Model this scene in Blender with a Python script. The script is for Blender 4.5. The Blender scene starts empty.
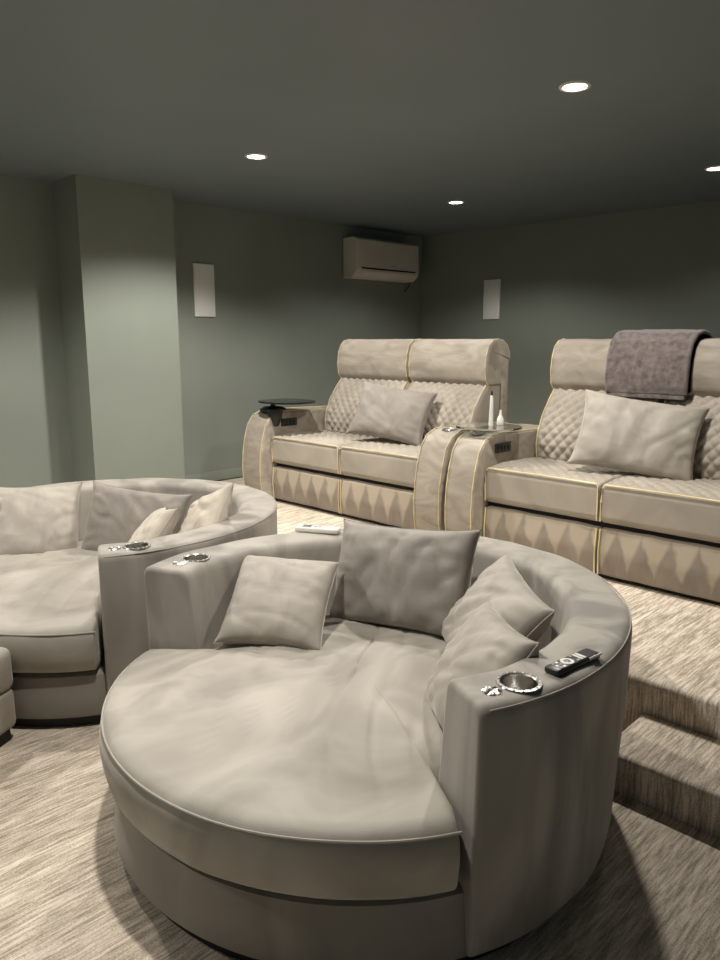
import bpy, bmesh, math, random
from mathutils import Vector, Matrix, noise
random.seed(4)
PI = math.pi
COL = bpy.context.scene.collection
def R(d): return math.radians(d)
def srgb(r, g, b):
    return tuple(((c/255)/12.92 if c/255 <= .04045 else ((c/255+.055)/1.055)**2.4) for c in (r, g, b)) + (1,)

# ------------------------------------------------------------------ materials
def base_mat(name, col, rough=.6, metal=0, **kw):
    m = bpy.data.materials.new(name); m.use_nodes = True
    b = m.node_tree.nodes['Principled BSDF']
    b.inputs['Base Color'].default_value = col
    b.inputs['Roughness'].default_value = rough
    b.inputs['Metallic'].default_value = metal
    for k, v in kw.items(): b.inputs[k].default_value = v
    return m
def noise_col(m, c1, c2, scale=(5, 5, 5), detail=3, lo=.35, hi=.65, bump=0, bscale=200, bdist=.002, rot=None, distort=0):
    nt = m.node_tree; N = nt.nodes; L = nt.links; b = N['Principled BSDF']
    tc = N.new('ShaderNodeTexCoord'); mp = N.new('ShaderNodeMapping'); mp.inputs['Scale'].default_value = scale
    if rot: mp.inputs['Rotation'].default_value = rot
    L.new(tc.outputs['Object'], mp.inputs['Vector'])
    n = N.new('ShaderNodeTexNoise'); n.inputs['Scale'].default_value = 1; n.inputs['Detail'].default_value = detail
    n.inputs['Distortion'].default_value = distort
    L.new(mp.outputs[0], n.inputs['Vector'])
    r = N.new('ShaderNodeValToRGB'); e = r.color_ramp.elements
    e[0].position = lo; e[0].color = c1; e[1].position = hi; e[1].color = c2
    L.new(n.outputs['Fac'], r.inputs[0]); L.new(r.outputs[0], b.inputs['Base Color'])
    if bump:
        n2 = N.new('ShaderNodeTexNoise'); n2.inputs['Scale'].default_value = bscale; n2.inputs['Detail'].default_value = 2
        L.new(tc.outputs['Object'], n2.inputs['Vector'])
        bp = N.new('ShaderNodeBump'); bp.inputs['Strength'].default_value = bump; bp.inputs['Distance'].default_value = bdist
        L.new(n2.outputs['Fac'], bp.inputs['Height']); L.new(bp.outputs[0], b.inputs['Normal'])
    return m
def velvet(name, c1, c2, scale=(6, 6, 6), sheen=.35, lo=.3, hi=.7, distort=1.2):
    m = base_mat(name, c1, .62)
    b = m.node_tree.nodes['Principled BSDF']
    b.inputs['Sheen Weight'].default_value = sheen
    b.inputs['Sheen Roughness'].default_value = .35
    b.inputs['Sheen Tint'].default_value = (1, .96, .9, 1)
    b.inputs['Specular IOR Level'].default_value = .25
    return noise_col(m, c1, c2, scale, 3, lo, hi, .25, 260, .0015, distort=distort)

M = {}
M['velvet'] = velvet('round_sofa_velvet', srgb(142, 136, 125), srgb(173, 167, 155), (3.2, 2.2, 3), lo=.34, hi=.64)
M['velvet_dark'] = velvet('rim_velvet', srgb(132, 127, 119), srgb(166, 160, 149), (5, 5, 1.3), lo=.36, hi=.62)
M['base_velvet'] = velvet('drum_velvet', srgb(122, 117, 109), srgb(142, 136, 126), (4, 4, 2))
M['pillow'] = velvet('pillow_velvet', srgb(154, 147, 136), srgb(176, 169, 157), (7, 7, 7))
M['pillow_light'] = velvet('light_pillow_velvet', srgb(186, 176, 160), srgb(204, 194, 178), (7, 7, 7))
M['pillow_dim'] = velvet('grey_pillow_velvet', srgb(132, 126, 117), srgb(154, 147, 138), (7, 7, 7))
M['rec'] = velvet('recliner_velvet', srgb(142, 133, 120), srgb(174, 165, 150), (4, 8, 10))
M['rec_quilt'] = velvet('quilted_velvet', srgb(150, 142, 129), srgb(174, 165, 151), (3, 3, 3))
M['ottoman'] = velvet('ottoman_velvet', srgb(150, 142, 130), srgb(176, 168, 155), (5, 5, 5))
M['piping'] = base_mat('yellow_piping', srgb(226, 210, 160), .6)
M['cream_piping'] = base_mat('cream_piping', srgb(208, 192, 154), .6)
M['seam'] = base_mat('seam_velvet', srgb(158, 151, 139), .8)
M['black'] = base_mat('black_plinth', (.006, .006, .006, 1), .6)
M['gloss_black'] = base_mat('gloss_black', (.008, .009, .009, 1), .18)
M['plastic_black'] = base_mat('black_plastic', (.012, .012, .012, 1), .4)
M['steel'] = base_mat('brushed_steel', (.66, .64, .60, 1), .24, 1)
M['steel_dark'] = base_mat('dark_dots', (.9, .9, .88, 1), .1, 1)
M['white'] = noise_col(base_mat('white_plastic', srgb(226, 222, 214), .4), srgb(224, 220, 212), srgb(230, 226, 218), (3, 3, 3))
M['ac'] = noise_col(base_mat('ac_plastic', srgb(196, 186, 172), .45), srgb(204, 195, 182), srgb(212, 203, 190), (3, 3, 3))
M['spk'] = noise_col(base_mat('speaker_white', srgb(205, 205, 200), .6), srgb(232, 232, 226), srgb(238, 238, 232), (3, 3, 3), bump=.3, bscale=500)
M['grey_key'] = base_mat('grey_key', srgb(150, 148, 146), .5)
M['lcd'] = base_mat('lcd_grey', srgb(110, 116, 104), .3)
M['towel'] = noise_col(base_mat('towel_terry', srgb(100, 88, 82), .95, **{'Sheen Weight': .4}), srgb(92, 82, 78), srgb(136, 123, 117), (30, 30, 30), 4, .3, .7, 1, 300, .006)
M['glass'] = base_mat('clear_glass', (.85, .9, .88, 1), .02, **{'Transmission Weight': 1.0})
M['stem'] = base_mat('white_bottle', srgb(232, 230, 222), .3)

WALL1, WALL2 = srgb(128, 134, 124), srgb(133, 139, 128)
M['wall'] = noise_col(base_mat('green_grey_wall_paint', WALL1, .75), WALL1, WALL2, (1.5, 1.5, 1.5), 3, bump=.12, bscale=350, bdist=.001)
M['ceil'] = noise_col(base_mat('green_grey_ceiling_paint', WALL1, .5), srgb(108, 118, 121), srgb(112, 122, 125), (1.2, 1.2, 1.2), 3, bump=.08, bscale=300, bdist=.001)

def carpet():
    m = base_mat('streaked_carpet', (.5, .45, .4, 1), .95)
    nt = m.node_tree; N = nt.nodes; L = nt.links; b = N['Principled BSDF']
    b.inputs['Specular IOR Level'].default_value = .1
    tc = N.new('ShaderNodeTexCoord')
    def nz(scale, detail, rough=.6):
        mp = N.new('ShaderNodeMapping'); mp.inputs['Scale'].default_value = scale
        L.new(tc.outputs['Object'], mp.inputs['Vector'])
        n = N.new('ShaderNodeTexNoise'); n.inputs['Scale'].default_value = 1; n.inputs['Detail'].default_value = detail; n.inputs['Roughness'].default_value = rough
        L.new(mp.outputs[0], n.inputs['Vector']); return n
    a = nz((110, 8, 8), 4, .74); c = nz((26, 2.6, 2.6), 3); f = nz((320, 160, 160), 2)
    m1 = N.new('ShaderNodeMath'); m1.operation = 'MULTIPLY_ADD'; m1.inputs[1].default_value = .55; L.new(a.outputs['Fac'], m1.inputs[0])
    m2 = N.new('ShaderNodeMath'); m2.operation = 'MULTIPLY'; m2.inputs[1].default_value = .20; L.new(c.outputs['Fac'], m2.inputs[0]); L.new(m2.outputs[0], m1.inputs[2])
    m3 = N.new('ShaderNodeMath'); m3.operation = 'MULTIPLY_ADD'; m3.inputs[1].default_value = .25; L.new(f.outputs['Fac'], m3.inputs[0]); L.new(m1.outputs[0], m3.inputs[2])
    r = N.new('ShaderNodeValToRGB'); e = r.color_ramp.elements
    e[0].position = .42; e[0].color = srgb(150, 142, 124)
    e[1].position = .58; e[1].color = srgb(232, 219, 202)
    k = e.new(.5); k.color = srgb(197, 183, 164)
    L.new(m3.outputs[0], r.inputs[0]); L.new(r.outputs[0], b.inputs['Base Color'])
    bp = N.new('ShaderNodeBump'); bp.inputs['Strength'].default_value = .6; bp.inputs['Distance'].default_value = .006
    L.new(m3.outputs[0], bp.inputs['Height']); L.new(bp.outputs[0], b.inputs['Normal'])
    return m
M['carpet'] = carpet()

def footrest_mat():   # pale wedges pointing down, mixed over a darker velvet colour
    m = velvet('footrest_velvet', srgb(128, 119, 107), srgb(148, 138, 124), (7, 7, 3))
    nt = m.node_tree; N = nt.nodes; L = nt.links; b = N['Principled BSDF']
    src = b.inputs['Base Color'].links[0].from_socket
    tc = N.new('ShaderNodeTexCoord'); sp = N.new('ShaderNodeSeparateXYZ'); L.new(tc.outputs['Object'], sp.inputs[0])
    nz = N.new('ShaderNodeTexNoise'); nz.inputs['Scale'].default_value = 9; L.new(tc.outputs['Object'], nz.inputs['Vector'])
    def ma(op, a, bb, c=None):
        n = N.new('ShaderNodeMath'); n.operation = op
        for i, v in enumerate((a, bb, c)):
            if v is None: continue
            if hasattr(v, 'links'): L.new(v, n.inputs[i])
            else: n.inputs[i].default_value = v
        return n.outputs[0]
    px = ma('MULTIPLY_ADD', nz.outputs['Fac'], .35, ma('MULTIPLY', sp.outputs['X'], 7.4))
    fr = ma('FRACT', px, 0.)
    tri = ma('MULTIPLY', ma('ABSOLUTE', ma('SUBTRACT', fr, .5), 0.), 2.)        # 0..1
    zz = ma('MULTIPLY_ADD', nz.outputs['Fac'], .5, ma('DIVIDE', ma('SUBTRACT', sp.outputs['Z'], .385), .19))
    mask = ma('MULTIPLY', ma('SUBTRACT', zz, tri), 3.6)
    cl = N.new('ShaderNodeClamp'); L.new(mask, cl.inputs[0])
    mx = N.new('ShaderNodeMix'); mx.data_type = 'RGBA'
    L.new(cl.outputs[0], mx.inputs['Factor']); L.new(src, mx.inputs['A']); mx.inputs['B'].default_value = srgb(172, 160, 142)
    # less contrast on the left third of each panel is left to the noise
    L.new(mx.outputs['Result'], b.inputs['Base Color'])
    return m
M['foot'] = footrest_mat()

def emit(name, col, s):
    m = bpy.data.materials.new(name); m.use_nodes = True; nt = m.node_tree
    b = nt.nodes['Principled BSDF']; b.inputs['Emission Color'].default_value = col; b.inputs['Emission Strength'].default_value = s
    return m
M['lamp'] = emit('lamp_diffuser', (1, .95, .85, 1), 14)

# ------------------------------------------------------------------ object helpers
def link(name, me, mats, parent=None, loc=None):
    o = bpy.data.objects.new(name, me); COL.objects.link(o)
    for m in (mats if isinstance(mats, (list, tuple)) else [mats]): me.materials.append(m)
    if parent: o.parent = parent
    if loc is not None: o.location = loc
    return o
def finish(name, bm, mats, parent=None, loc=None, smooth=40):
    bmesh.ops.recalc_face_normals(bm, faces=bm.faces)
    me = bpy.data.meshes.new(name); bm.to_mesh(me); bm.free()
    for p in me.polygons: p.use_smooth = True
    me.set_sharp_from_angle(angle=R(smooth))
    return link(name, me, mats, parent, loc)
def thing(name, label, cat, loc=(0, 0, 0), rotz=0, group=None):
    o = bpy.data.objects.new(name, None); COL.objects.link(o)
    o.empty_display_size = .1; o.location = loc; o.rotation_euler = (0, 0, rotz)
    return tag(o, label, cat, group)
def tag(o, label, cat, group=None):
    o['label'] = label; o['category'] = cat
    if group: o['group'] = group
    return o
def struct(o, label=None):
    o['kind'] = 'structure'
    if label: o['label'] = label
    return o
def bx(bm, a, b, mi=0, bev=0, seg=3):
    vs = [bm.verts.new((x, y, z)) for x in (a[0], b[0]) for y in (a[1], b[1]) for z in (a[2], b[2])]
    F = [(0, 1, 3, 2), (4, 6, 7, 5), (0, 4, 5, 1), (2, 3, 7, 6), (0, 2, 6, 4), (1, 5, 7, 3)]
    fs = [bm.faces.new([vs[i] for i in f]) for f in F]
    for f in fs: f.material_index = mi
    if bev:
        es = list({e for f in fs for e in f.edges})
        bmesh.ops.bevel(bm, geom=es, offset=bev, segments=seg, profile=.5, affect='EDGES', clamp_overlap=True, material=-1)
def box(name, a, b, m, parent=None, bev=0, seg=3, loc=None):
    bm = bmesh.new(); bx(bm, a, b, 0, bev, seg); return finish(name, bm, m, parent, loc)
def lathe(bm, prof, n=40, mi=0, c=(0, 0, 0), cap=False, ang0=0, flip=False):
    rings = []
    for r, z in prof:
        if r < 1e-6: rings.append([bm.verts.new((c[0], c[1], c[2]+z))]); continue
        rings.append([bm.verts.new((c[0]+r*math.cos(2*PI*i/n), c[1]+r*math.sin(2*PI*i/n), c[2]+z)) for i in range(n)])
    for a, b in zip(rings, rings[1:]):
        for i in range(n):
            j = (i+1) % n
            if len(a) == 1 and len(b) == 1: continue
            if len(a) == 1: f = bm.faces.new((a[0], b[i], b[j]))
            elif len(b) == 1: f = bm.faces.new((a[i], a[j], b[0]))
            else: f = bm.faces.new((a[i], a[j], b[j], b[i]))
            f.material_index = mi
def tube(name, path, r, m, parent=None, n=6, closed=False):
    bm = bmesh.new(); P = [Vector(p) for p in path]; rings = []
    for i, p in enumerate(P):
        a = P[i-1] if (i or closed) else P[0]; b = P[(i+1) % len(P)] if (i < len(P)-1 or closed) else P[-1]
        t = (b-a).normalized(); up = Vector((0, 0, 1)) if abs(t.z) < .95 else Vector((0, 1, 0))
        s = t.cross(up).normalized(); u = s.cross(t).normalized()
        rings.append([bm.verts.new(p + r*(math.cos(2*PI*k/n)*s + math.sin(2*PI*k/n)*u)) for k in range(n)])
    pairs = list(zip(rings, rings[1:]))
    if closed: pairs.append((rings[-1], rings[0]))
    for a, b in pairs:
        # match start vertex to avoid twist
        off = min(range(n), key=lambda k: (b[k].co-a[0].co).length)
        for k in range(n):
            bm.faces.new((a[k], a[(k+1) % n], b[(k+1+off) % n], b[(k+off) % n]))
    if not closed:
        bm.faces.new(rings[0][::-1]); bm.faces.new(rings[-1])
    return finish(name, bm, m, parent)

def prof(points, ds=.02):
    """closed 2-D loop; points (a, b, radius); corners rounded, resampled. returns list of (a,b,na,nb,s)"""
    n = len(points); out = []
    for i in range(n):
        p = Vector(points[i][:2]); r = points[i][2] if len(points[i]) > 2 else 0
        if r <= 0: out.append(p); continue
        a = Vector(points[i-1][:2]); b = Vector(points[(i+1) % n][:2])
        da = (a-p).normalized(); db = (b-p).normalized()
        d = min(r, .45*(a-p).length, .45*(b-p).length)
        for k in range(7):
            t = k/6; out.append((p+da*d)*(1-t)**2 + 2*p*t*(1-t) + (p+db*d)*t*t)
    res = []
    for i in range(len(out)):
        a, b = out[i], out[(i+1) % len(out)]; L = (b-a).length
        k = max(1, int(L/ds+.5))
        for j in range(k): res.append(a.lerp(b, j/k))
    area = sum(res[i-1].x*res[i].y-res[i].x*res[i-1].y for i in range(len(res)))
    sg = 1 if area > 0 else -1
    s = 0; fin = []
    for i, p in enumerate(res):
        t = (res[(i+1) % len(res)]-res[i-1]).normalized(); nrm = Vector((t.y, -t.x))*sg
        if i: s += (p-res[i-1]).length
        fin.append((p.x, p.y, nrm.x, nrm.y, s))
    return fin
def sweep(name, pf, t0, t1, nt, rend, mapf, m, parent=None, disp=None, rt=None, smooth=50, mi_f=None):
    """sweep a profile; ends rounded by rend (metres), rt = same length in t units"""
    rt = rend if rt is None else rt
    S = []
    K = 5
    for k in range(K): a = PI/2*k/K; S.append((t0+rt*(1-math.cos(a))*1.0 if False else t0+rt*(1-math.cos(a)), rend*(1-math.sin(a))))
    S = [(t0+rt*(1-math.cos(PI/2*k/K)), rend*(1-math.sin(PI/2*k/K))) for k in range(K)]
    for k in range(nt+1): S.append((t0+rt+(t1-t0-2*rt)*k/nt, 0))
    S += [(t1-rt*(1-math.cos(PI/2*k/K)), rend*(1-math.sin(PI/2*k/K))) for k in reversed(range(K))]
    bm = bmesh.new(); rings = []
    for t, ins in S:
        ring = []
        for a, b, na, nb, s in pf:
            d = -ins
            if disp: d += disp(t, s, a, b)*(1 if ins == 0 else .0)
            ring.append(bm.verts.new(mapf(a+na*d, b+nb*d, t)))
        rings.append(ring)
    n = len(pf)
    for A, B in zip(rings, rings[1:]):
        for i in range(n):
            j = (i+1) % n; bm.faces.new((A[i], A[j], B[j], B[i]))
    bm.faces.new(rings[0][::-1]); bm.faces.new(rings[-1])
    o = finish(name, bm, m, parent, smooth=smooth)
    for p in o.data.polygons[-2:]: p.use_smooth = False
    return o
def boolcut(o, cutters):
    for c in cutters:
        md = o.modifiers.new('cut', 'BOOLEAN'); md.operation = 'DIFFERENCE'; md.solver = 'EXACT'; md.object = c
    dg = bpy.context.evaluated_depsgraph_get(); dg.update()
    me = bpy.data.meshes.new_from_object(o.evaluated_get(dg)); o.modifiers.clear(); o.data = me
    for c in cutters: bpy.data.objects.remove(c)
def copy_tree(o, parent=None):
    c = o.copy(); COL.objects.link(c)
    if parent: c.parent = parent
    for ch in list(o.children): copy_tree(ch, c)
    return c

# ------------------------------------------------------------------ room
XL, XR, YB, YF, ZC, ZP, ZS = -5.4, 3.2, 6.336, -3.2, 2.58, .298, .154
YPL = 2.53
struct(box('floor', (XL-.1, YF-.1, -.1), (XR+.1, YB+.1, 0), M['carpet']))
struct(box('ceiling', (XL-.1, YF-.1, ZC), (XR+.1, YB+.1, ZC+.1), M['ceil']))
struct(box('wall_left', (XL-.1, YF, 0), (XL, YB, ZC), M['wall']))
struct(box('wall_back', (XL-.1, YB, 0), (XR+.1, YB+.1, ZC), M['wall']))
struct(box('wall_column', (XL, 2.36, 0), (-5.03, 3.09, ZC), M['wall']))
def soft_block(name, y0, x0, x1, y1, z1, r=.03):
    pf = prof([(y0, 0.001, 0), (y0, z1*.55, 0), (y0-.012, z1-.01, r), (y1, z1, 0), (y1, 0.001, 0)], .03)
    return sweep(name, pf, x0, x1, 20, .02, lambda a, b, t: Vector((t, a, b)), M['carpet'])
struct(soft_block('carpeted_platform', YPL, XL, XR, YB, ZP), 'carpeted platform raised behind the round sofas')
struct(soft_block('carpeted_step', 2.22, -1.06, XR-.3, YPL-.005, ZS, .035), 'low carpeted step in front of the platform')
struct(box('baseboard_left', (XL, 3.09, ZP), (XL+.015, YB, ZP+.085), M['wall'], bev=.004))
struct(box('baseboard_back', (XL+.015, YB-.015, ZP), (XR, YB, ZP+.085), M['wall'], bev=.004))
struct(box('baseboard_column', (-5.03, 2.36, ZP), (-5.015, 3.09, ZP+.085), M['wall'], bev=.004))

# ------------------------------------------------------------------ round sofas
def cpt(r, th, z, k=1.0):
    s = math.sin(th); return Vector((r*math.cos(th), r*s*(1.08 if s > 0 else 1), z))
A0, A1 = R(-25.5), R(205.5)
RIMZ = .71
def round_sofa(label):
    t = thing('round_sofa', label, 'sofa', (-1.61, 1.60, 0), 0, 'round velvet sofas')
    # plinth and drum base
    bm = bmesh.new(); lathe(bm, [(0, 0.001), (.745, 0.001), (.745, .055), (0, .055)], 72); finish('plinth', bm, M['black'], t)
    bm = bmesh.new()
    pr = [(0, .045), (.755, .045), (.774, .05), (.778, .06), (.768, .14), (.758, .212), (.74, .222), (0, .222)]
    lathe(bm, pr, 96); finish('base', bm, M['base_velvet'], t)
    # rim (arms and back in one arc)
    pf = prof([(.790, .045, .03), (.808, .40, 0), (.814, RIMZ-.0, .035), (.636, RIMZ, .04), (.60, .42, 0), (.575, .24, 0), (.575, .045, .03)], .03)
    def wob(th, s, a, b):
        return .004*noise.noise(Vector((3*math.cos(th)*2, 3*math.sin(th)*2, b*5)))
    rim = sweep('curved_backrest', pf, A0, A1, 110, .016, lambda a, b, th: cpt(a, th, b), M['velvet_dark'], t, disp=wob, rt=.016/.74)
    cups = []
    CUP = [(R(-14.3), .744), (R(193.0), .705)]
    for th, r in CUP:
        p = cpt(r, th, 0); bm = bmesh.new()
        lathe(bm, [(0, RIMZ-.09), (.0465, RIMZ-.09), (.0465, RIMZ+.05), (0, RIMZ+.05)], 32, c=(p.x, p.y, 0)); cups.append(finish('c', bm, M['black']))
    # cutters are in local coordinates; evaluate them in the sofa's own frame
    tl = t.location.copy(); t.location = (0, 0, 0); bpy.context.view_layer.update()
    boolcut(rim, cups); t.location = tl
    rim.data.set_sharp_from_angle(angle=R(50))
    for p_ in rim.data.polygons:
        if p_.area > .02: p_.use_smooth = False
    # edge seams of the rim top
    tube('piping', [cpt(.809, A0+.03+(A1-A0-.06)*i/90, RIMZ-.012) for i in range(91)], .0025, M['seam'], rim)
    # seat cushion with notches that wrap round the arm ends
    bm = bmesh.new(); NT = 360
    def Rout(th):
        d = math.degrees((th+PI/2+PI) % (2*PI)-PI)       # 0 = front
        x = abs(d); k = min(1, max(0, (x-62.6)/1.3)); k = k*k*(3-2*k)
        return .792*(1-k)+.585*k
    rings = []
    levels = [(0.0, .245), (-.03, .235, 1), (-.008, .25, 1), (0, .275, 1), (.006, .34, 1), (0, .41, 1), (-.010, .428, 1), (-.028, .440, 1)]
    def topz(f): return .418+.045*(1-f**3)
    for j in range(NT):
        th = -PI/2+2*PI*j/NT; Ro = Rout(th); col = []
        for off, z in [(-.04, .236), (-.016, .242), (-.002, .262), (.006, .30), (.010, .34), (.008, .375), (-.002, .400), (-.020, .418)]:
            r = Ro+off
            w = .004*noise.noise(Vector((math.cos(th)*5, math.sin(th)*5, z*8)))
            col.append(cpt(r+w, th, z + .005*noise.noise(Vector((math.cos(th)*2.2, math.sin(th)*2.2, 1)))))
        for k in range(1, 26):
            f = 1-k/26; r = (Ro-.020)*f
            p = cpt(r, th, topz(f))
            q = Vector((p.x*3+2, p.y*3, 0))
            p.z += .015*noise.noise(q)*min(1, k/4) + .005*noise.noise(Vector((p.x*9+p.y*4, p.y*6, 3)))*min(1, k/4)
            # creases running back from the front
            c = noise.noise(Vector((p.x*7+p.y*5, p.y*2-p.x, 7))); p.z -= .007*max(0, .12-abs(c))/.12*min(1, k/6)
            col.append(p)
        rings.append([bm.verts.new(v) for v in col])
    ctr = bm.verts.new((0, 0, topz(0)+.010*noise.noise(Vector((2, 0, 0)))))
    cb = bm.verts.new((0, 0, .24))
    for j in range(NT):
        a, b = rings[j], rings[(j+1) % NT]
        for i in range(len(a)-1): bm.faces.new((a[i], b[i], b[i+1], a[i+1]))
        bm.faces.new((a[-1], b[-1], ctr)); bm.faces.new((b[0], a[0], cb))
    cu = finish('seat_cushion', bm, M['velvet'], t, smooth=60)
    def seam(r, z): return [cpt(r, R(-90-62.5+125*i/60), z+.005*noise.noise(Vector((math.cos(R(-150+2*i))*2.2, math.sin(R(-150+2*i))*2.2, 1)))) for i in range(61)]
    tube('piping', seam(.7915, .4015), .0035, M['seam'], cu)
    # steel cup holders and control buttons
    for (th, r), thb in zip(CUP, (R(-20.8), R(199.5))):
        p = cpt(r, th, 0); bm = bmesh.new()
        lathe(bm, [(.0425, RIMZ+.001), (.045, RIMZ+.0035), (.053, RIMZ+.003), (.0545, RIMZ+.0005)], 40, 0, (p.x, p.y, 0))
        lathe(bm, [(.0425, RIMZ+.001), (.0435, RIMZ-.004), (.043, RIMZ-.074), (.036, RIMZ-.08), (0, RIMZ-.08)], 40, 0, (p.x, p.y, 0))
        for k in range(16):
            a = 2*PI*k/16; q = Vector((p.x+.049*math.cos(a), p.y+.049*math.sin(a), RIMZ+.0026))
            lathe(bm, [(.0028, 0), (.0022, .002), (0, .0026)], 8, 1, q)
        finish('cup_holder', bm, [M['steel'], M['white']], t)
        p = cpt(.752 if th < 1 else .712, thb, 0); bm = bmesh.new(); n = 40; ring = []
        prb = [(.024, 0), (.023, .003), (.015, .0055), (.008, .0065), (0, .007)]
        lathe(bm, [(r_, RIMZ+z_) for r_, z_ in prb], 40, 0, (p.x, p.y, 0))
        for v in bm.verts:
            dx, dy = v.co.x-p.x, v.co.y-p.y; rr = math.hypot(dx, dy)
            if .008 < rr < .0255 and v.co.z > RIMZ+.001: v.co.z += (.0018)*math.cos(7*math.atan2(dy, dx))
        finish('control_button', bm, M['steel'], t)
    return t
s1 = round_sofa('round grey velvet sofa in the centre front with two remotes on its rim')
s2 = copy_tree(s1); s2.location = (-3.325, 1.555, 0)
s2['label'] = 'round grey velvet sofa at the left, cut off by the frame, behind the ottoman'

# ------------------------------------------------------------------ ottoman
ot = thing('ottoman', 'low grey velvet ottoman at the left edge in front of the left round sofa', 'ottoman', (-2.89, .53, 0), R(30))
box('plinth', (-.275, -.275, .001), (.275, .275, .06), M['black'], ot)
box('base', (-.30, -.30, .05), (.30, .30, .215), M['ottoman'], ot, bev=.03, seg=5)
box('cushion', (-.303, -.303, .205), (.303, .303, .375), M['ottoman'], ot, bev=.035, seg=6)

# ------------------------------------------------------------------ pillows
def pillow(label, cat, pose, w, h, T, m, group, seed, amp=1, da=60):
    x, y, z, yaw, tilt, roll = pose
    N = 34; bm = bmesh.new()
    def pt(u, v, side):
        f = max(0, (1-u*u)*(1-v*v)); th = T/2*(f**.37)
        px = w/2*(u - .065*u*abs(u)*(1-v*v)) ; pz = h/2*(v - .075*v*abs(v)*(1-u*u))
        # ears at corners
        e = (abs(u)*abs(v))**8; px *= 1+.03*e; pz *= 1+.03*e
        yy = -side*th
        edge = max(0, 1-abs(abs(u)-1)/.55); edge2 = max(0, 1-abs(abs(v)-1)/.45)
        rip = math.sin(v*13+5*noise.noise(Vector((v*2, seed, u*1.5))))*edge*(1-edge*.6) + .7*math.sin(u*12+5*noise.noise(Vector((u*2, seed+5, v*1.5))))*edge2*(1-edge2*.6)
        fold = noise.noise(Vector((u*2.2+v*1.2+seed*3.1, v*1.1-u*.5, side*2)))
        dr = R(da); cu_, cv_ = math.cos(dr), math.sin(dr)
        a_ = (u*cu_+v*cv_)*2.6; b_ = (-u*cv_+v*cu_)*.8
        cr = abs(noise.noise(Vector((a_+.6*b_, b_, seed*2.3+side))))
        crease = -.016*max(0, 1-cr/.16)*min(1, f*3)
        yy += -side*(.010*rip*min(1, f*6)*(.4+.6*amp) + .022*fold*f**.5*amp + crease*amp)
        return Vector((px, yy, pz))
    G = {}
    for side in (1, -1):
        for i in range(N+1):
            for j in range(N+1):
                bd = i in (0, N) or j in (0, N)
                if side == -1 and bd: G[(-1, i, j)] = G[(1, i, j)]; continue
                u = math.sin((i/N-.5)*PI)*.5+(i/N*2-1)*.5; v = math.sin((j/N-.5)*PI)*.5+(j/N*2-1)*.5
                G[(side, i, j)] = bm.verts.new(pt(u, v, side))
    for side in (1, -1):
        for i in range(N):
            for j in range(N):
                q = [G[(side, i, j)], G[(side, i+1, j)], G[(side, i+1, j+1)], G[(side, i, j+1)]]
                bm.faces.new(q if side == 1 else q[::-1])
    o = finish('throw_pillow', bm, m, smooth=80)
    # settle weight: slight sag toward the bottom
    o.matrix_world = Matrix.Translation((x, y, z)) @ Matrix.Rotation(yaw, 4, 'Z') @ Matrix.Rotation(tilt, 4, 'X') @ Matrix.Rotation(roll, 4, 'Y')
    me = o.data; idx = [i for i in range(0)]
    # seam cord round the edge as a part
    path = []
    for i in range(0, N, 1): path.append((i, 0))
    for j in range(0, N, 1): path.append((N, j))
    for i in range(N, 0, -1): path.append((i, N))
    for j in range(N, 0, -1): path.append((0, j))
    pp = []
    for i, j in path:
        u = math.sin((i/N-.5)*PI)*.5+(i/N*2-1)*.5; v = math.sin((j/N-.5)*PI)*.5+(j/N*2-1)*.5
        pp.append(pt(u, v, 1))
    s = tube('seam', pp, .0028, m, None, 5, True); s.parent = o
    tag(o, label, cat, group)
    return o
G1 = 'pillows on the centre round sofa'; G2 = 'pillows on the left round sofa'; G3 = 'pillows on the recliner sofas'
PIL = [
 ('large grey velvet pillow standing at the back of the centre round sofa', (-1.798, 2.02, .618, R(11), R(-22), R(-4)), .585, .40, .21, 'pillow_dim', G1, 1),
 ('smooth beige pillow leaning on the left arm of the centre round sofa', (-2.04, 1.625, .562, R(38), R(-54), R(3)), .375, .385, .17, 'pillow', G1, 2),
 ('grey pillow half hidden behind another on the right of the centre round sofa', (-1.33, 1.94, .588, R(-36), R(-38), R(6)), .46, .37, .18, 'pillow', G1, 3),
 ('grey pillow nearest the steel cup holder on the centre round sofa', (-1.145, 1.61, .575, R(-41), R(-32), R(-6)), .41, .36, .18, 'pillow', G1, 4),
 ('leftmost grey pillow on the left round sofa', (-3.83, 1.46, .570, R(58), R(-32), 0), .44, .42, .16, 'pillow', G2, 5),
 ('wide grey pillow at the back of the left round sofa', (-3.41, 1.79, .575, R(30), R(-20), R(4)), .56, .38, .16, 'pillow_dim', G2, 6),
 ('small pale crumpled pillow lying in front on the left round sofa', (-2.95, 1.60, .60, R(-32), R(-36), R(-14)), .44, .38, .14, 'pillow_light', G2, 7),
 ('pale pillow standing against the right rim of the left round sofa', (-2.88, 1.84, .64, R(-22), R(-30), R(-24)), .42, .38, .14, 'pillow_light', G2, 8),
 ('grey velvet pillow on the recliner sofa below the air conditioner', (-3.49, 3.80, 1.00, R(22), R(-26), R(8)), .555, .39, .17, 'pillow_dim', G3, 9),
 ('grey velvet pillow on the recliner sofa under the dark towel', (-1.73, 3.80, 1.00, R(24), R(-24), R(8)), .62, .42, .18, 'pillow', G3, 10),
]
WR = {1: (1.1, -20), 2: (.35, 60), 3: (.7, -50), 4: (.5, -60), 5: (.5, 50), 6: (.8, 20), 7: (.7, 30), 8: (.9, 70), 9: (.5, 40), 10: (.7, 150)}
for lb, pose, w, h, T, m, g, sd in PIL: pillow(lb, 'pillow', pose, w, h, T, M[m], g, sd, *WR[sd])

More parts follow.
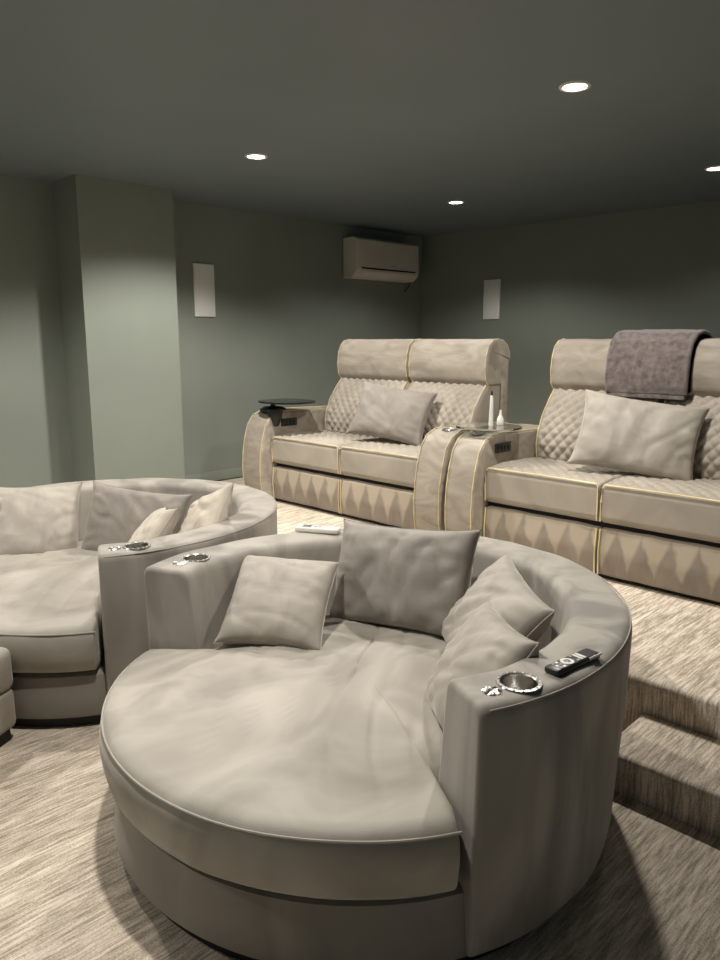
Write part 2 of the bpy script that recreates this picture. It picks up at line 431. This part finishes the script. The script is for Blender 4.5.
# ------------------------------------------------------------------ recliner sofas
def quilt(px, ps, s0, s1, d=.010):
    def f(t, s, a, b):
        if s < s0 or s > s1: return 0
        A = t/px+s/ps; B = t/px-s/ps
        h = (abs(math.sin(PI*A))*abs(math.sin(PI*B)))**.5
        k = min(1, (s-s0)/.02, (s1-s)/.02)
        return d*(h-.75)*max(0, k)
    return f
XM = lambda a, b, t: Vector((t, a, b))
def plen(pf, cond):
    S = [s for a, b, na, nb, s in pf if cond(a, b, na, nb)]
    return min(S), max(S)
def recliner(label, xs, arms, PM, bxs=None):
    """xs = seat boundaries, arms = list of (x0,x1)"""
    t = thing('recliner_sofa', label, 'sofa', ((xs[0]+xs[-1])/2, 3.45, ZP), 0, 'two-seat velvet recliner sofas')
    inv = Vector(t.location)
    def put(o): o.location = -inv; return o
    x0, x1 = xs[0], xs[-1]; bxs = bxs or xs
    put(box('frame', (x0-.01, 3.50, ZP+.002), (x1+.01, 4.25, .60), M['black'], t))
    put(box('back_panel', (bxs[0], 4.26, .40), (bxs[-1]-.005, 4.36, 1.42), M['rec'], t, bev=.03, seg=4))
    AP = [(3.395, .30), (3.365, .36), (3.348, .45), (3.345, .55), (3.352, .66), (3.372, .77), (3.405, .87), (3.455, .935), (3.53, .965), (3.60, .97), (4.20, .955), (4.32, .94), (4.33, .30)]
    for (a0, a1) in arms:
        pf = prof([(y, z, 0) for y, z in AP], .04)
        arm = put(sweep('arm', pf, a0, a1, 8, .012, XM, M['rec'], t, disp=lambda tt, s, a, b: .003*noise.noise(Vector((tt*5, a*5, b*5)))))
        for xx in (a0+.008, a1-.008):
            tube('piping', [(xx, y-.003, z+.003) for y, z in [p for p in AP[:12]]], .0034, PM, arm)
    for i in range(len(xs)-1):
        a, b = xs[i]+.004, xs[i+1]-.004
        # seat
        P = [(3.47, .588, .02), (3.445, .62, 0), (3.445, .76, 0), (3.455, .79, .025), (3.60, .805, 0), (3.85, .80, 0), (4.06, .79, .03), (4.06, .60, .02)]
        pf = prof(P, .0085); sa, sb = plen(pf, lambda y, z, na, nb: nb > .9 and z > .75)
        st = put(sweep('seat_cushion', pf, a, b, int((b-a)/.0085), .015, XM, M['rec_quilt'], t, disp=quilt(.075, .075, sa, sb, .012), smooth=70))
        tube('piping', [(a+.006, 3.445, .60), (a+.006, 3.441, .70), (a+.008, 3.443, .775), (a+.02, 3.446, .789), ((a+b)/2, 3.446, .791), (b-.02, 3.446, .789), (b-.008, 3.443, .775), (b-.006, 3.441, .70), (b-.006, 3.445, .60)], .0042, PM, st)
        # footrest
        P = [(3.46, .318, .015), (3.447, .44, 0), (3.46, .562, .015), (3.56, .562, .01), (3.56, .318, .01)]
        pf = prof(P, .02)
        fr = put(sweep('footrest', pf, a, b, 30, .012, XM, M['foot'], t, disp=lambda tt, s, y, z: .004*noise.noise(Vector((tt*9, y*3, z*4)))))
        tube('piping', [(a+.006, 3.452, .322), (a+.006, 3.443, .44), (a+.006, 3.452, .56)], .0042, PM, fr)
        tube('piping', [(b-.006, 3.452, .322), (b-.006, 3.443, .44), (b-.006, 3.452, .56)], .0042, PM, fr)
        # backrest
        a, b = bxs[i]+.004, bxs[i+1]-.004
        P = [(4.06, .70, .02), (3.99, .72, .02), (3.945, .80, 0), (3.935, .88, 0), (3.95, .96, 0), (3.99, 1.05, 0), (4.065, 1.15, 0), (4.15, 1.24, 0), (4.20, 1.32, .03), (4.29, 1.34, .02), (4.29, .70, .02)]
        pf = prof(P, .0085); sa, sb = plen(pf, lambda y, z, na, nb: na < -.5 and .74 < z < 1.30 and y < 4.2)
        br = put(sweep('backrest', pf, a+.01, b-.01, int((b-a)/.0085), .03, XM, M['rec_quilt'], t, disp=quilt(.068, .075, sa, sb, .018), smooth=70))
        fc = P[2:9]
        for xx in (a+.022, b-.022): tube('piping', [(xx, y-.002, z) for y, z, r in fc[:-1]], .0034, PM, br)
        # headrest
        H = [(4.125, 1.198, .02), (4.092, 1.24, 0), (4.082, 1.32, 0), (4.092, 1.40, 0), (4.115, 1.46, 0), (4.16, 1.496, 0), (4.22, 1.507, 0), (4.28, 1.499, 0), (4.33, 1.468, 0), (4.365, 1.41, 0), (4.37, 1.36, .01), (4.30, 1.34, .01), (4.27, 1.198, .02)]
        pf = prof(H, .02)
        hr = put(sweep('headrest', pf, a, b, 24, .018, XM, M['rec'], t, disp=lambda tt, s, y, z: .004*noise.noise(Vector((tt*7, y*4, z*6)))))
        for xx in (a+.010, b-.010): tube('piping', [(xx, y-.001, z) for y, z, r in H[:10]], .0034, PM, hr)
    # control panels on the inner faces of the arms
    for xx, sx in ((arms[0][1], 1), (arms[-1][0], -1)):
        bm = bmesh.new(); a = (min(xx, xx+sx*.008), 3.545, .858); b = (max(xx, xx+sx*.008), 3.70, .915)
        bx(bm, a, b, 0, .0035, 2)
        for k in range(4):
            y = 3.565+k*.033; bx(bm, (min(xx+sx*.006, xx+sx*.012), y, .872), (max(xx+sx*.006, xx+sx*.012), y+.022, .900), 1, .002, 2)
        put(finish('control_panel', bm, [M['plastic_black'], M['gloss_black']], t))
    return t, put
ra, put1 = recliner('two-seat quilted recliner sofa on the platform below the air conditioner', (-4.385, -3.645, -2.895), ((-4.62, -4.39), (-2.89, -2.685)), M['cream_piping'], (-4.345, -3.60, -2.905))
rb, put2 = recliner('quilted recliner sofa on the platform at the right, with a dark towel on its headrest', (-2.445, -1.74, -1.035), ((-2.65, -2.45), (-1.03, -.81)), M['piping'])

def swivel_tray(c, put, parent, m, r=.21):
    bm = bmesh.new()
    n = 48; pts = []
    for k in range(n):
        a = 2*PI*k/n; q = 2.6
        ca, sa = math.cos(a), math.sin(a)
        d = 1/((abs(ca)**q+abs(sa)**q)**(1/q))
        pts.append((c[0]+r*d*ca, c[1]+r*.92*d*sa))
    lo = [bm.verts.new((x, y, c[2])) for x, y in pts]; hi = [bm.verts.new((x, y, c[2]+.012)) for x, y in pts]
    for k in range(n): bm.faces.new((lo[k], lo[(k+1) % n], hi[(k+1) % n], hi[k]))
    bm.faces.new(lo[::-1]); bm.faces.new(hi)
    o = put(finish('tray', bm, m, parent, smooth=30)); return o
# black tray with its mount on the left arm of the left recliner
tr = swivel_tray((-4.375, 3.595, 1.038), put1, ra, M['gloss_black'])
bm = bmesh.new(); lathe(bm, [(0, .965), (.10, .965), (.098, .985), (.07, 1.0), (.02, 1.005), (.02, 1.038), (0, 1.038)], 32, 0, (-4.50, 3.56, 0)); finish('tray_mount', bm, M['plastic_black'], tr)
bm = bmesh.new(); lathe(bm, [(0, .86), (.03, .865), (.052, .93), (.058, .965), (.055, .99), (0, .995)], 28, 0, (-4.405, 3.50, 0)); finish('cup_holder', bm, M['plastic_black'], tr)
# glass tray bridging the neighbouring arms
tr2 = swivel_tray((-2.55, 3.62, .992), put2, rb, M['glass'], .185)
bm = bmesh.new(); lathe(bm, [(0, .965), (.04, .965), (.04, .98), (.015, .985), (.015, .992), (0, .992)], 28, 0, (-2.56, 3.62, 0)); finish('tray_mount', bm, M['plastic_black'], tr2)
for c, pt, rr in (((-2.56, 3.53, 0), put2, rb), ((-2.79, 3.56, 0), put1, ra)):
    bm = bmesh.new(); lathe(bm, [(.034, .968), (.036, .974), (.046, .973), (.048, .966)], 32, 0, c); lathe(bm, [(0, .966), (.036, .967)], 32, 1, c)
    pt(finish('cup_holder', bm, [M['steel'], M['plastic_black']], rr))
# bottles on the glass tray
bm = bmesh.new(); lathe(bm, [(0, 0), (.013, 0), (.0135, .01), (.0115, .10), (.009, .165), (.007, .18)], 20, 0); lathe(bm, [(.007, .18), (.006, .195), (.003, .205), (0, .206)], 20, 1)
tag(finish('slim_bottle', bm, [M['stem'], M['plastic_black']], loc=(-2.535, 3.62, 1.0045)), 'tall slim white bottle with dark tip standing between the recliner sofas', 'bottle', 'white bottles on the glass tray')
bm = bmesh.new(); lathe(bm, [(0, 0), (.019, 0), (.021, .004), (.020, .035), (.011, .055), (.007, .062), (.006, .088), (0, .09)], 20, 0)
tag(finish('dropper_bottle', bm, M['stem'], loc=(-2.525, 3.70, 1.0045)), 'short white bottle with narrow neck on the tray between the recliner sofas', 'bottle', 'white bottles on the glass tray')

# ------------------------------------------------------------------ towel over the headrest
inner = [(4.078, 1.215), (4.070, 1.26), (4.066, 1.32), (4.076, 1.405), (4.10, 1.473), (4.152, 1.511), (4.22, 1.523), (4.285, 1.515), (4.345, 1.481), (4.385, 1.42), (4.395, 1.34), (4.40, 1.28)]
def offs(c, d):
    out = []
    for i, p in enumerate(c):
        a = Vector(c[max(0, i-1)]); b = Vector(c[min(len(c)-1, i+1)]); t_ = (b-a).normalized(); out.append((p[0]-t_.y*d, p[1]+t_.x*d))
    return out
outer = offs(inner, .034)
loop = [(y, z, 0) for y, z in inner] + [(y, z, 0) for y, z in outer[::-1]]
pf = prof(loop, .008)
o = sweep('towel', pf, -2.055, -1.585, 60, .012, XM, M['towel'], disp=lambda t, s, y, z: .006*noise.noise(Vector((t*14, y*14, z*14)))+.0035*noise.noise(Vector((t*60, y*60, z*60))), smooth=80)
tag(o, 'folded dark brown-grey towel draped over the headrest of the right recliner sofa', 'towel')
under = [(4.052, 1.185), (4.060, 1.195), (4.068, 1.20)]
pf = prof([(4.062, 1.182, .004), (4.046, 1.184, .004), (4.046, 1.206, .004), (4.076, 1.212, .004)], .01)
o2 = sweep('inner_fold', pf, -2.045, -1.60, 20, .004, XM, M['towel'], o)

# ------------------------------------------------------------------ air conditioner and wall speakers
ac = thing('air_conditioner', 'white wall-mounted air conditioner high on the left wall near the corner', 'air conditioner', (XL, 5.65, 2.09))
def acput(o): o.location = -Vector(ac.location); return o
YM = lambda a, b, t: Vector((a, t, b))
pf = prof([(XL+.002, 2.465, .01), (XL+.14, 2.47, .015), (XL+.195, 2.45, .02), (XL+.205, 2.20, 0), (XL+.195, 2.14, .03), (XL+.13, 2.09, .03), (XL+.002, 2.09, .01)], .03)
body = acput(sweep('body', pf, 5.16, 6.06, 10, .012, YM, M['ac'], ac))
pf = prof([(XL+.200, 2.445, .006), (XL+.210, 2.44, .004), (XL+.214, 2.19, .004), (XL+.203, 2.19, .004)], .02)
acput(sweep('front_panel', pf, 5.18, 6.04, 10, .006, YM, M['ac'], ac))
pf = prof([(XL+.196, 2.172, .003), (XL+.212, 2.170, .003), (XL+.207, 2.145, .006), (XL+.170, 2.108, .003), (XL+.160, 2.112, .003)], .01)
acput(sweep('louver', pf, 5.24, 5.99, 10, .003, YM, M['ac'], ac))
acput(box('air_slot', (XL+.150, 5.22, 2.173), (XL+.208, 6.0, 2.186), M['plastic_black'], ac))
acput(box('badge', (XL+.2125, 5.62, 2.212), (XL+.2155, 5.70, 2.222), M['grey_key'], ac))
acput(tube('pipe', [(XL+.05, 6.10, 2.20), (XL+.045, 6.12, 2.14), (XL+.03, 6.10, 2.06), (XL+.012, 6.05, 2.0)], .006, M['plastic_black'], ac))

def wall_panel(label, a, b, nrm, grp):
    t = thing('wall_speaker', label, 'speaker', ((a[0]+b[0])/2, (a[1]+b[1])/2, a[2]), 0, grp)
    o = box('frame', a, b, M['spk'], t, bev=.004); o.location = -Vector(t.location)
    i = .010; n = Vector(nrm)*.003
    lo = [a[k]+(i if n[k] == 0 else 0)+n[k] for k in range(3)]; hi = [b[k]-(i if n[k] == 0 else 0)+n[k] for k in range(3)]
    g = box('grille', lo, hi, M['spk'], t, bev=.002); g.location = -Vector(t.location)
wall_panel('flat white speaker panel on the left wall beside the column', (XL, 3.47, 1.69), (XL+.018, 3.67, 2.115), (1, 0, 0), 'white wall speakers')
wall_panel('flat white speaker panel on the dark back wall right of the air conditioner', (-4.565, YB-.018, 1.705), (-4.37, YB, 2.09), (0, -1, 0), 'white wall speakers')

# ------------------------------------------------------------------ remotes
rm = thing('remote_control', 'black remote with white keys on the right rim of the centre round sofa', 'remote', (-.848, 1.592, RIMZ), R(84))
box('body', (-.088, -.022, 0), (.088, .022, .017), M['plastic_black'], rm, bev=.006, seg=3)
bm = bmesh.new()
lathe(bm, [(.009, .017), (.009, .0185), (.017, .0185), (.0175, .017)], 24, 0, (-.025, 0, 0)); finish('ring_key', bm, M['white'], rm)
for k, (x, y, w, h, mm) in enumerate([(-.025, 0, .006, .006, 'grey_key'), (.018, -.0, .004, .016, 'white'), (.03, 0, .0045, .016, 'white'), (.005, .012, .005, .004, 'grey_key'), (.005, -.012, .005, .004, 'grey_key'),
        (-.052, .011, .005, .004, 'white'), (-.052, -.001, .005, .004, 'grey_key'), (-.052, -.013, .005, .004, 'white'), (-.066, .011, .005, .004, 'grey_key'), (-.066, -.001, .005, .004, 'white'), (-.066, -.013, .005, .004, 'grey_key')]):
    box('key', (x-w, y-h, .0165), (x+w, y+h, .0185), M[mm], rm, bev=.0012, seg=2)
box('edge_trim', (.038, -.0225, .010), (.0895, -.0205, .0165), M['white'], rm)
wr = thing('remote_control', 'white remote with small screen on the left back rim of the centre round sofa', 'remote', (-2.265, 2.015, RIMZ), R(29))
box('body', (-.095, -.026, 0), (.095, .026, .022), M['white'], wr, bev=.007, seg=3)
box('screen', (-.065, -.017, .0215), (-.028, .017, .0235), M['lcd'], wr, bev=.001)
for x in (-.01, .01): box('key', (x-.006, -.008, .0215), (x+.006, .008, .0235), M['grey_key'], wr, bev=.001)

# ------------------------------------------------------------------ downlights
WARM = (1, .95, .895)
def downlight(x, y, p, label, size=143):
    t = thing('downlight', label, 'ceiling light', (x, y, ZC), 0, 'round recessed downlights')
    bm = bmesh.new(); lathe(bm, [(.068, 0), (.066, -.006), (.054, -.007), (.050, -.002)], 40); finish('trim_ring', bm, M['white'], t)
    bm = bmesh.new(); lathe(bm, [(.051, -.003), (.03, -.004), (0, -.0045)], 40); finish('diffuser', bm, M['lamp'], t)
    l = bpy.data.lights.new('lamp', 'SPOT'); l.energy = p; l.color = WARM; l.spot_size = R(size); l.spot_blend = .42; l.shadow_soft_size = .05
    o = bpy.data.objects.new('lamp', l); COL.objects.link(o); o.parent = t; o.location = (0, 0, -.012)
LP = 172
for x, y, p, lb in [(-1.805, 3.12, LP, 'largest brightest downlight, above the gap between sofas, upper right'),
                    (-3.784, 2.906, LP*1.5, 'downlight in the ceiling at the left, nearest the column'),
                    (-3.871, 4.952, LP*.42, 'small downlight in the ceiling above the air conditioner end of the back wall'),
                    (-1.96, 5.176, LP*.12, 'downlight cut by the right edge of the photo'),
                    (-1.8, 1.05, LP, 'downlight above the centre round sofa, outside the photo'),
                    (-3.78, .95, LP*.85, 'downlight above the ottoman, outside the photo'),
                    (-3.78, -1.1, LP*.9, 'downlight nearest the front left, outside the photo')]:
    downlight(x, y, p, lb)

# ------------------------------------------------------------------ world, camera
w = bpy.data.worlds.new('World'); bpy.context.scene.world = w; w.use_nodes = True
w.node_tree.nodes['Background'].inputs[0].default_value = (.07, .09, .105, 1)
cam = bpy.data.cameras.new('Camera'); co = bpy.data.objects.new('Camera', cam); COL.objects.link(co)
co.location = (0, 0, 1.5); co.rotation_euler = (R(90)-math.atan(140/745), 0, R(45))
cam.sensor_fit = 'HORIZONTAL'; cam.sensor_width = 36; cam.lens = 745/720*36; cam.clip_start = .02
sc = bpy.context.scene; sc.camera = co
vs = sc.view_settings; vs.view_transform = 'Standard'; vs.look = 'None'; vs.exposure = 0; vs.gamma = 1; vs.use_curve_mapping = False
